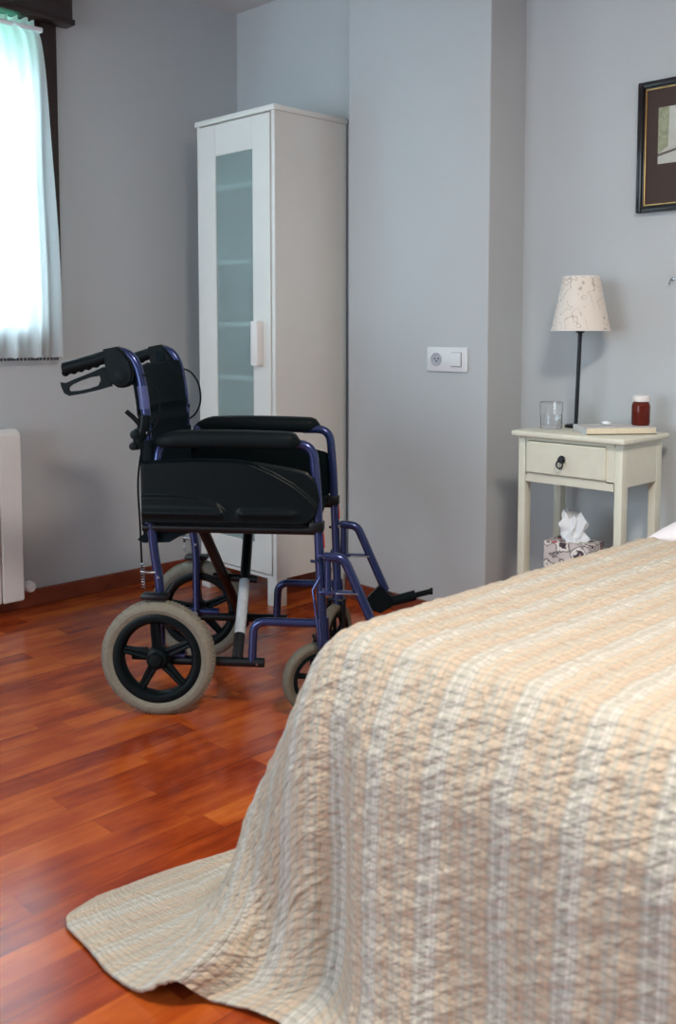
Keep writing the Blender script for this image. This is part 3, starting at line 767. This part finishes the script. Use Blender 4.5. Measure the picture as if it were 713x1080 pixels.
# cross braces
bm = tube(bmesh.new(), [(.205, -.19, .1365), (.19, .0, .31), (.170, .19, .485)], .0145, 14)
xa = obj('cross_brace', bm, M['blackm'], wc)
def on(p, q, t): return tuple(a + (b - a) * t for a, b in zip(p, q))
obj('silver_label', tube(bmesh.new(), [on((.205, -.19, .1365), (.19, 0, .31), .30), on((.205, -.19, .1365), (.19, 0, .31), .96)], .0150, 16), M['label'], xa)
obj('cross_brace', tube(bmesh.new(), [(.115, -.19, .488), (.135, .0, .30), (.150, .19, .120)], .0145, 14), M['blackm'], wc)
obj('cross_pivot', tube(bmesh.new(), [(.10, 0, .312), (.225, 0, .306)], .011, 12), M['blackm'], wc)
for s in (-1, 1):
    obj('axle', tube(bmesh.new(), [(.003, s*.235, .1515), (.003, s*.165, .1515)], .009), M['steel'], wc)
    ab = obj('axle_block', tube(bmesh.new(), [(-.05, s*.2, .151), (.07, s*.2, .151)], .012), M['blue'], wc)
    obj('tube_plug', tube(bmesh.new(), [(-.072, s*.2, .151), (-.035, s*.2, .151)], .017), M['black'], ab)
# footrests
for s in (-1, 1):
    y = s * .213
    bm = tube(bmesh.new(), bend([(.440, y, .424), (.488, y, .424), (.575, y, .228)], .045, 8), .0125)
    tube(bm, [(.448, y, .43), (.448, y, .325)], .009)
    hg = obj('footrest', bm, M['blue'], wc)
    bm = bmesh.new()
    box(bm, .425, .515, y - .010, y + .010, .329, .337, bev=.002)
    box(bm, .425, .455, y - .012, y + .012, .424, .432, bev=.002)
    tube(bm, [(.425, y - s*.0, .41), (.405, y + s*.01, .415)], .004, 8)
    tube(bm, [(.43, y, .375), (.41, y + s*.01, .34), (.428, y + s*.012, .20), (.43, y, .15)], .003, 8)
    obj('support_bracket', bm, M['blue'], hg)
    obj('link_bar', B(.47, .527, y - .012, y + .012, .330, .3335, bev=.001), M['steel'], hg)
    if s > 0:
        foot = [(.573, .228), (.562, .25), (.520, .205), (.512, .176), (.56, .16), (.60, .185), (.61, .20)]
        bm = prism(bmesh.new(), foot, y - .014, y + .014, bev=.003)
        ft = obj('footplate_hinge', bm, M['black'], hg)
        bm = tube(bmesh.new(), [(.592, y, .196), (.70, y - .01, .229)], [.0145, .0145], 14)
        bm = bmesh.new(); tube(bm, [(.60, y - .005, .198), (.665, y - .005, .217)], .0155, 14); tube(bm, [(.66, y - .005, .2155), (.712, y - .005, .230)], .0085, 12); lathe(bm, [(0, -.004), (.0105, -.004), (.0105, .004), (0, .004)], 14, (.712, y - .005, .230), 'x')
        obj('footplate_rod', bm, M['black'], ft)
    else:
        bm = prism(bmesh.new(), [(.573, .228), (.562, .25), (.545, .20), (.55, .16), (.59, .15), (.60, .185)], y - .014, y + .014, bev=.003)
        box(bm, .55, .70, y + .016, y + .165, .145, .16, bev=.006)
        obj('footplate', bm, M['black'], hg)

# ------------------------------------------------------------------ bed
BX0, BX1, BY0, BY1, BZ = -1.06, -.16, 1.01, 2.76, .532
bed = thing('bed', 'single bed under the striped quilt, beside the nightstand', 'bed', (BX0, BY0, 0))
bw, bl = BX1 - BX0, BY1 - BY0
bm = B(.015, bw - .015, .02, bl, .25, BZ - .012, bev=.03, seg=4); obj('mattress', bm, M['sheet'], bed)
obj('bed_base', B(.03, bw - .03, .04, bl - .01, .17, .2495, bev=.004), M['wood_dark'], bed)
for x in (.05, bw - .11):
    for y in (.08, bl - .14): obj('leg', B(x, x + .06, y, y + .06, 0, .1695, bev=.003), M['wood_dark'], bed)
# pillow: plump, seamed
def pillow_bm(w, d, h):
    bm = bmesh.new(); n = 48; T, Bm = {}, {}
    for i in range(n + 1):
        for j in range(n + 1):
            a, b = -1 + 2*i/n, -1 + 2*j/n
            e = max(0, (1 - abs(a) ** 2.6)) ** .55 * max(0, (1 - abs(b) ** 2.6)) ** .55
            pin = 1 - .05 * (1 - abs(a)) * b * b
            x = w * a * (1 - .05 * (1 - b*b) * 0) * pin; y = d * b * (1 - .06 * a * a * 0)
            wr = .004 * mnoise.noise(Vector((x * 9, y * 9, 2))) + .0025 * mnoise.noise(Vector((x * 24, y * 20, 5)))
            T[i, j] = bm.verts.new((x, y, .014 + (h + .014) * e + wr * (e + .3))); Bm[i, j] = T[i, j] if i in (0, n) or j in (0, n) else bm.verts.new((x, y, .014 - .014 * e))
    for i in range(n):
        for j in range(n):
            bm.faces.new((T[i, j], T[i+1, j], T[i+1, j+1], T[i, j+1]))
            bm.faces.new((Bm[i, j], Bm[i, j+1], Bm[i+1, j+1], Bm[i+1, j]))
    return bm
p = obj('pillow', pillow_bm(.468, .325, .10), M['sheet'], auto=180); p.location = (-.592, 2.34, .5215)
tag(p, 'white pillow at the far head end of the bed', 'pillow')

# quilt: lofted through control points (column = strip of cloth running along the bed and over its foot)
rows_y = [2.00, 1.85, 1.68, 1.46, 1.25]
def col(a, lead, tail):
    """lead: (x,z) for the part along the bed; tail: six explicit points from y~1.12 to the hem"""
    return a, [(lead[0], y, lead[1]) for y in rows_y] + tail
TZ = .548
C = [
 col(-1.76, (-1.43, .010), [(-1.430, 1.15, .010), (-1.445, 1.08, .010), (-1.458, 1.02, .010), (-1.466, .97, .010), (-1.471, .925, .010), (-1.476, .885, .010), (-1.474, .855, .010)]),
 col(-1.70, (-1.40, .012), [(-1.400, 1.15, .012), (-1.410, 1.08, .012), (-1.415, 1.02, .012), (-1.422, .97, .012), (-1.430, .91, .012), (-1.440, .85, .012), (-1.449, .801, .012)]),
 col(-1.60, (-1.325, .014), [(-1.330, 1.15, .014), (-1.332, 1.08, .012), (-1.328, 1.02, .012), (-1.328, .97, .012), (-1.340, .90, .012), (-1.352, .84, .012), (-1.360, .790, .012)]),
 col(-1.48, (-1.245, .155), [(-1.262, 1.14, .145), (-1.270, 1.07, .135), (-1.262, 1.01, .105), (-1.250, .965, .065), (-1.255, .90, .028), (-1.270, .84, .014), (-1.280, .781, .012)]),
 col(-1.37, (-1.16, .31), [(-1.190, 1.13, .30), (-1.208, 1.065, .275), (-1.212, 1.01, .22), (-1.200, .965, .145), (-1.188, .915, .082), (-1.196, .85, .044), (-1.212, .786, .014)]),
 col(-1.26, (-1.115, .44), [(-1.135, 1.12, .43), (-1.150, 1.055, .39), (-1.152, 1.005, .30), (-1.148, .970, .19), (-1.142, .925, .110), (-1.138, .865, .080), (-1.152, .808, .046)]),
 col(-1.16, (-1.085, .515), [(-1.092, 1.11, .508), (-1.100, 1.045, .475), (-1.100, .995, .385), (-1.096, .967, .26), (-1.094, .955, .12), (-1.100, .915, .030), (-1.125, .850, .010)]),
 col(-1.09, (-1.045, .543), [(-1.050, 1.10, .540), (-1.050, 1.035, .520), (-1.046, .985, .43), (-1.040, .962, .31), (-1.034, .955, .18), (-1.034, .930, .05), (-1.060, .880, .010)]),
 col(-1.02, (-.99, TZ), [(-.990, 1.10, .548), (-.990, 1.035, .530), (-.985, .990, .43), (-.980, .985, .31), (-.976, .985, .18), (-.970, .960, .06), (-.990, .892, .010)]),
 col(-.95, (-.93, TZ), [(-.930, 1.10, .549), (-.930, 1.035, .531), (-.926, .975, .43), (-.918, .955, .31), (-.905, .942, .18), (-.890, .915, .06), (-.900, .865, .010)]),
 col(-.84, (-.83, .550), [(-.830, 1.10, .550), (-.830, 1.035, .532), (-.828, .975, .43), (-.822, .955, .31), (-.812, .935, .18), (-.795, .900, .06), (-.800, .850, .010)]),
 col(-.72, (-.71, .551), [(-.710, 1.10, .550), (-.710, 1.035, .532), (-.708, .978, .43), (-.704, .966, .31), (-.700, .960, .18), (-.690, .940, .06), (-.690, .870, .010)]),
 col(-.58, (-.575, .551), [(-.575, 1.10, .550), (-.575, 1.035, .532), (-.575, .976, .43), (-.575, .958, .31), (-.572, .945, .18), (-.565, .915, .06), (-.565, .855, .010)]),
 col(-.44, (-.435, .551), [(-.435, 1.10, .550), (-.435, 1.035, .532), (-.435, .978, .43), (-.435, .966, .31), (-.435, .960, .18), (-.43, .94, .06), (-.43, .87, .010)]),
 col(-.30, (-.30, .550), [(-.300, 1.10, .549), (-.300, 1.035, .531), (-.300, .978, .43), (-.300, .960, .31), (-.298, .948, .18), (-.29, .92, .06), (-.29, .86, .010)]),
 col(-.18, (-.18, .540), [(-.180, 1.10, .538), (-.175, 1.04, .52), (-.165, .985, .43), (-.155, .97, .31), (-.150, .96, .18), (-.15, .94, .06), (-.15, .88, .010)]),
 col(-.05, (-.125, .44), [(-.120, 1.10, .43), (-.105, 1.05, .40), (-.09, 1.01, .33), (-.08, .98, .24), (-.07, .96, .14), (-.07, .94, .05), (-.06, .89, .010)]),
 col(.10, (-.10, .26), [(-.095, 1.11, .25), (-.07, 1.07, .23), (-.05, 1.03, .18), (-.04, 1.0, .12), (-.03, .97, .06), (-.03, .94, .02), (-.02, .90, .010)]),
 col(.25, (-.08, .09), [(-.07, 1.12, .085), (-.04, 1.09, .08), (-.02, 1.05, .06), (0, 1.02, .04), (.01, .99, .02), (.01, .95, .012), (.02, .91, .010)]),
]
def cr(P, t, ax):
    """Catmull-Rom along axis 0 of array P at parameters t"""
    n = P.shape[0]; P = np.concatenate([2*P[:1] - P[1:2], P, 2*P[-1:] - P[-2:-1]]); i = np.minimum(t.astype(int), n - 2); f = (t - i)[(...,) + (None,) * (P.ndim - 1)]
    a, b, c, d = P[i], P[i+1], P[i+2], P[i+3]
    return .5 * ((2*b) + (-a + c)*f + (2*a - 5*b + 4*c - d)*f*f + (-a + 3*b - 3*c + d)*f**3)
P = np.array([[list(p) for p in c[1]] for c in C]); A0 = np.array([c[0] for c in C], float)
NU, NV = 460, 400
tu = np.linspace(0, len(C) - 1, NU)
tv = np.concatenate([np.linspace(0, 4, 90, endpoint=False), np.linspace(4, P.shape[1] - 1, NV - 90)])
S = cr(P, tu, 0); S = cr(np.swapaxes(S, 0, 1), tv, 0)            # NV x NU x 3
au = cr(A0[:, None], tu, 0)[:, 0]
# cloth length along v measured on a middle strip, and blended on the flat corner
mid = S[:, NU//2]; vlen = np.concatenate([[0], np.cumsum(np.linalg.norm(np.diff(mid, axis=0), axis=1))])
# soft folds and crinkles, pushed along the surface normal
du = np.gradient(S, axis=1); dv = np.gradient(S, axis=0); N = np.cross(du, dv); N /= (np.linalg.norm(N, axis=2, keepdims=True) + 1e-9)
if N[10, NU//2, 2] < 0: N = -N
disp = np.zeros((NV, NU))
for j in range(NV):
    for i in range(NU):
        a, b = au[i], vlen[j]
        w = mnoise.noise(Vector((a * 22, (b + .5*a) * 60, 1.7))) * .0030 + mnoise.noise(Vector((a * 45, (b - .4*a) * 45, 7.))) * .0018
        w += mnoise.noise(Vector((a * 9, b * 3, 3.3))) * .006 * (1 if b > 1.45 else .35)
        disp[j, i] = w + .0022 * abs(math.sin(a * PI / .036))
flat = np.clip(S[:, :, 2] / .05, .25, 1)
S = S + N * (disp * flat)[..., None]
# round the corner of the cloth
S[:, :, 2] = np.maximum(S[:, :, 2], .0085)
bm = bmesh.new(); uvl = bm.loops.layers.uv.new('UVMap')
V = [[bm.verts.new(S[j, i]) for i in range(NU)] for j in range(NV)]
for j in range(NV - 1):
    for i in range(NU - 1):
        f = bm.faces.new((V[j][i], V[j+1][i], V[j+1][i+1], V[j][i+1]))
        for l, (jj, ii) in zip(f.loops, ((j, i), (j+1, i), (j+1, i+1), (j, i+1))): l[uvl].uv = (au[ii] + 3, vlen[jj])
q = obj('quilt', bm, M['quilt'], auto=180)
tag(q, 'beige and grey striped quilt draped over the bed, its corner trailing on the floor', 'quilt')
sm = q.modifiers.new('thickness', 'SOLIDIFY'); sm.thickness = .007; sm.offset = -1; sm.use_rim = True

# ------------------------------------------------------------------ light
w = bpy.data.worlds.new('sky'); scn.world = w; w.use_nodes = True; nt = w.node_tree; bg = nt.nodes['Background']
tc = nt.nodes.new('ShaderNodeTexCoord'); sp = nt.nodes.new('ShaderNodeSeparateXYZ'); nt.links.new(tc.outputs['Generated'], sp.inputs[0])
# bright daylight towards -x (outside the window), softer elsewhere
r = nt.nodes.new('ShaderNodeMapRange'); r.inputs['From Min'].default_value = -.75; r.inputs['From Max'].default_value = -.35
r.inputs['To Min'].default_value = 3.2; r.inputs['To Max'].default_value = 1.2; nt.links.new(sp.outputs[0], r.inputs['Value'])
nt.links.new(r.outputs[0], bg.inputs[1]); bg.inputs[0].default_value = (.70, .88, 1.0, 1)
def area(name, loc, rot, size, sy, power, col):
    l = bpy.data.lights.new(name, 'AREA'); l.shape = 'RECTANGLE'; l.size = size; l.size_y = sy; l.energy = power; l.color = col
    o = bpy.data.objects.new(name, l); link(o); o.location = loc; o.rotation_euler = rot; return o
area('daylight_window', (XL - .25, 1.2, 1.6), (0, -PI/2, 0), 1.3, 1.3, 24, (.66, .90, 1))
area('daylight_rear_window', (-1.85, Y0 - .12, 1.23), (PI/2, 0, 0), 2.15, 1.75, 50, (.74, .89, 1))
l = bpy.data.lights.new('ceiling_bulb', 'AREA'); l.shape = 'DISK'; l.size = .45; l.energy = 42; l.color = (1, .89, .78)
o = bpy.data.objects.new('ceiling_bulb', l); link(o); o.location = (-.25, 1.0, 2.22)

# ------------------------------------------------------------------ camera
az, pit = math.radians(45), math.radians(4.4)
fw = Vector((-math.sin(az)*math.cos(pit), math.cos(az)*math.cos(pit), -math.sin(pit))); rt = Vector((math.cos(az), math.sin(az), 0)); up = rt.cross(fw)
cam = bpy.data.cameras.new('camera'); co = bpy.data.objects.new('camera', cam); link(co)
co.matrix_world = Matrix(((rt.x, up.x, -fw.x, 0), (rt.y, up.y, -fw.y, 0), (rt.z, up.z, -fw.z, 1.0), (0, 0, 0, 1)))
cam.sensor_fit = 'HORIZONTAL'; cam.sensor_width = 24; cam.lens = 1040 / 713 * 24; cam.shift_y = -110 / 713
cam.clip_start = .05
cam.dof.use_dof = True; cam.dof.focus_distance = 2.75; cam.dof.aperture_fstop = 4.5
scn.camera = co
scn.view_settings.view_transform = 'Standard'; scn.view_settings.look = 'None'; scn.view_settings.gamma = 1
scn.view_settings.use_curve_mapping = False; scn.view_settings.exposure = 0.24
scn.cycles.max_bounces = 10; scn.cycles.transmission_bounces = 10; scn.cycles.transparent_max_bounces = 12; scn.cycles.diffuse_bounces = 5
scn.cycles.sample_clamp_indirect = 6
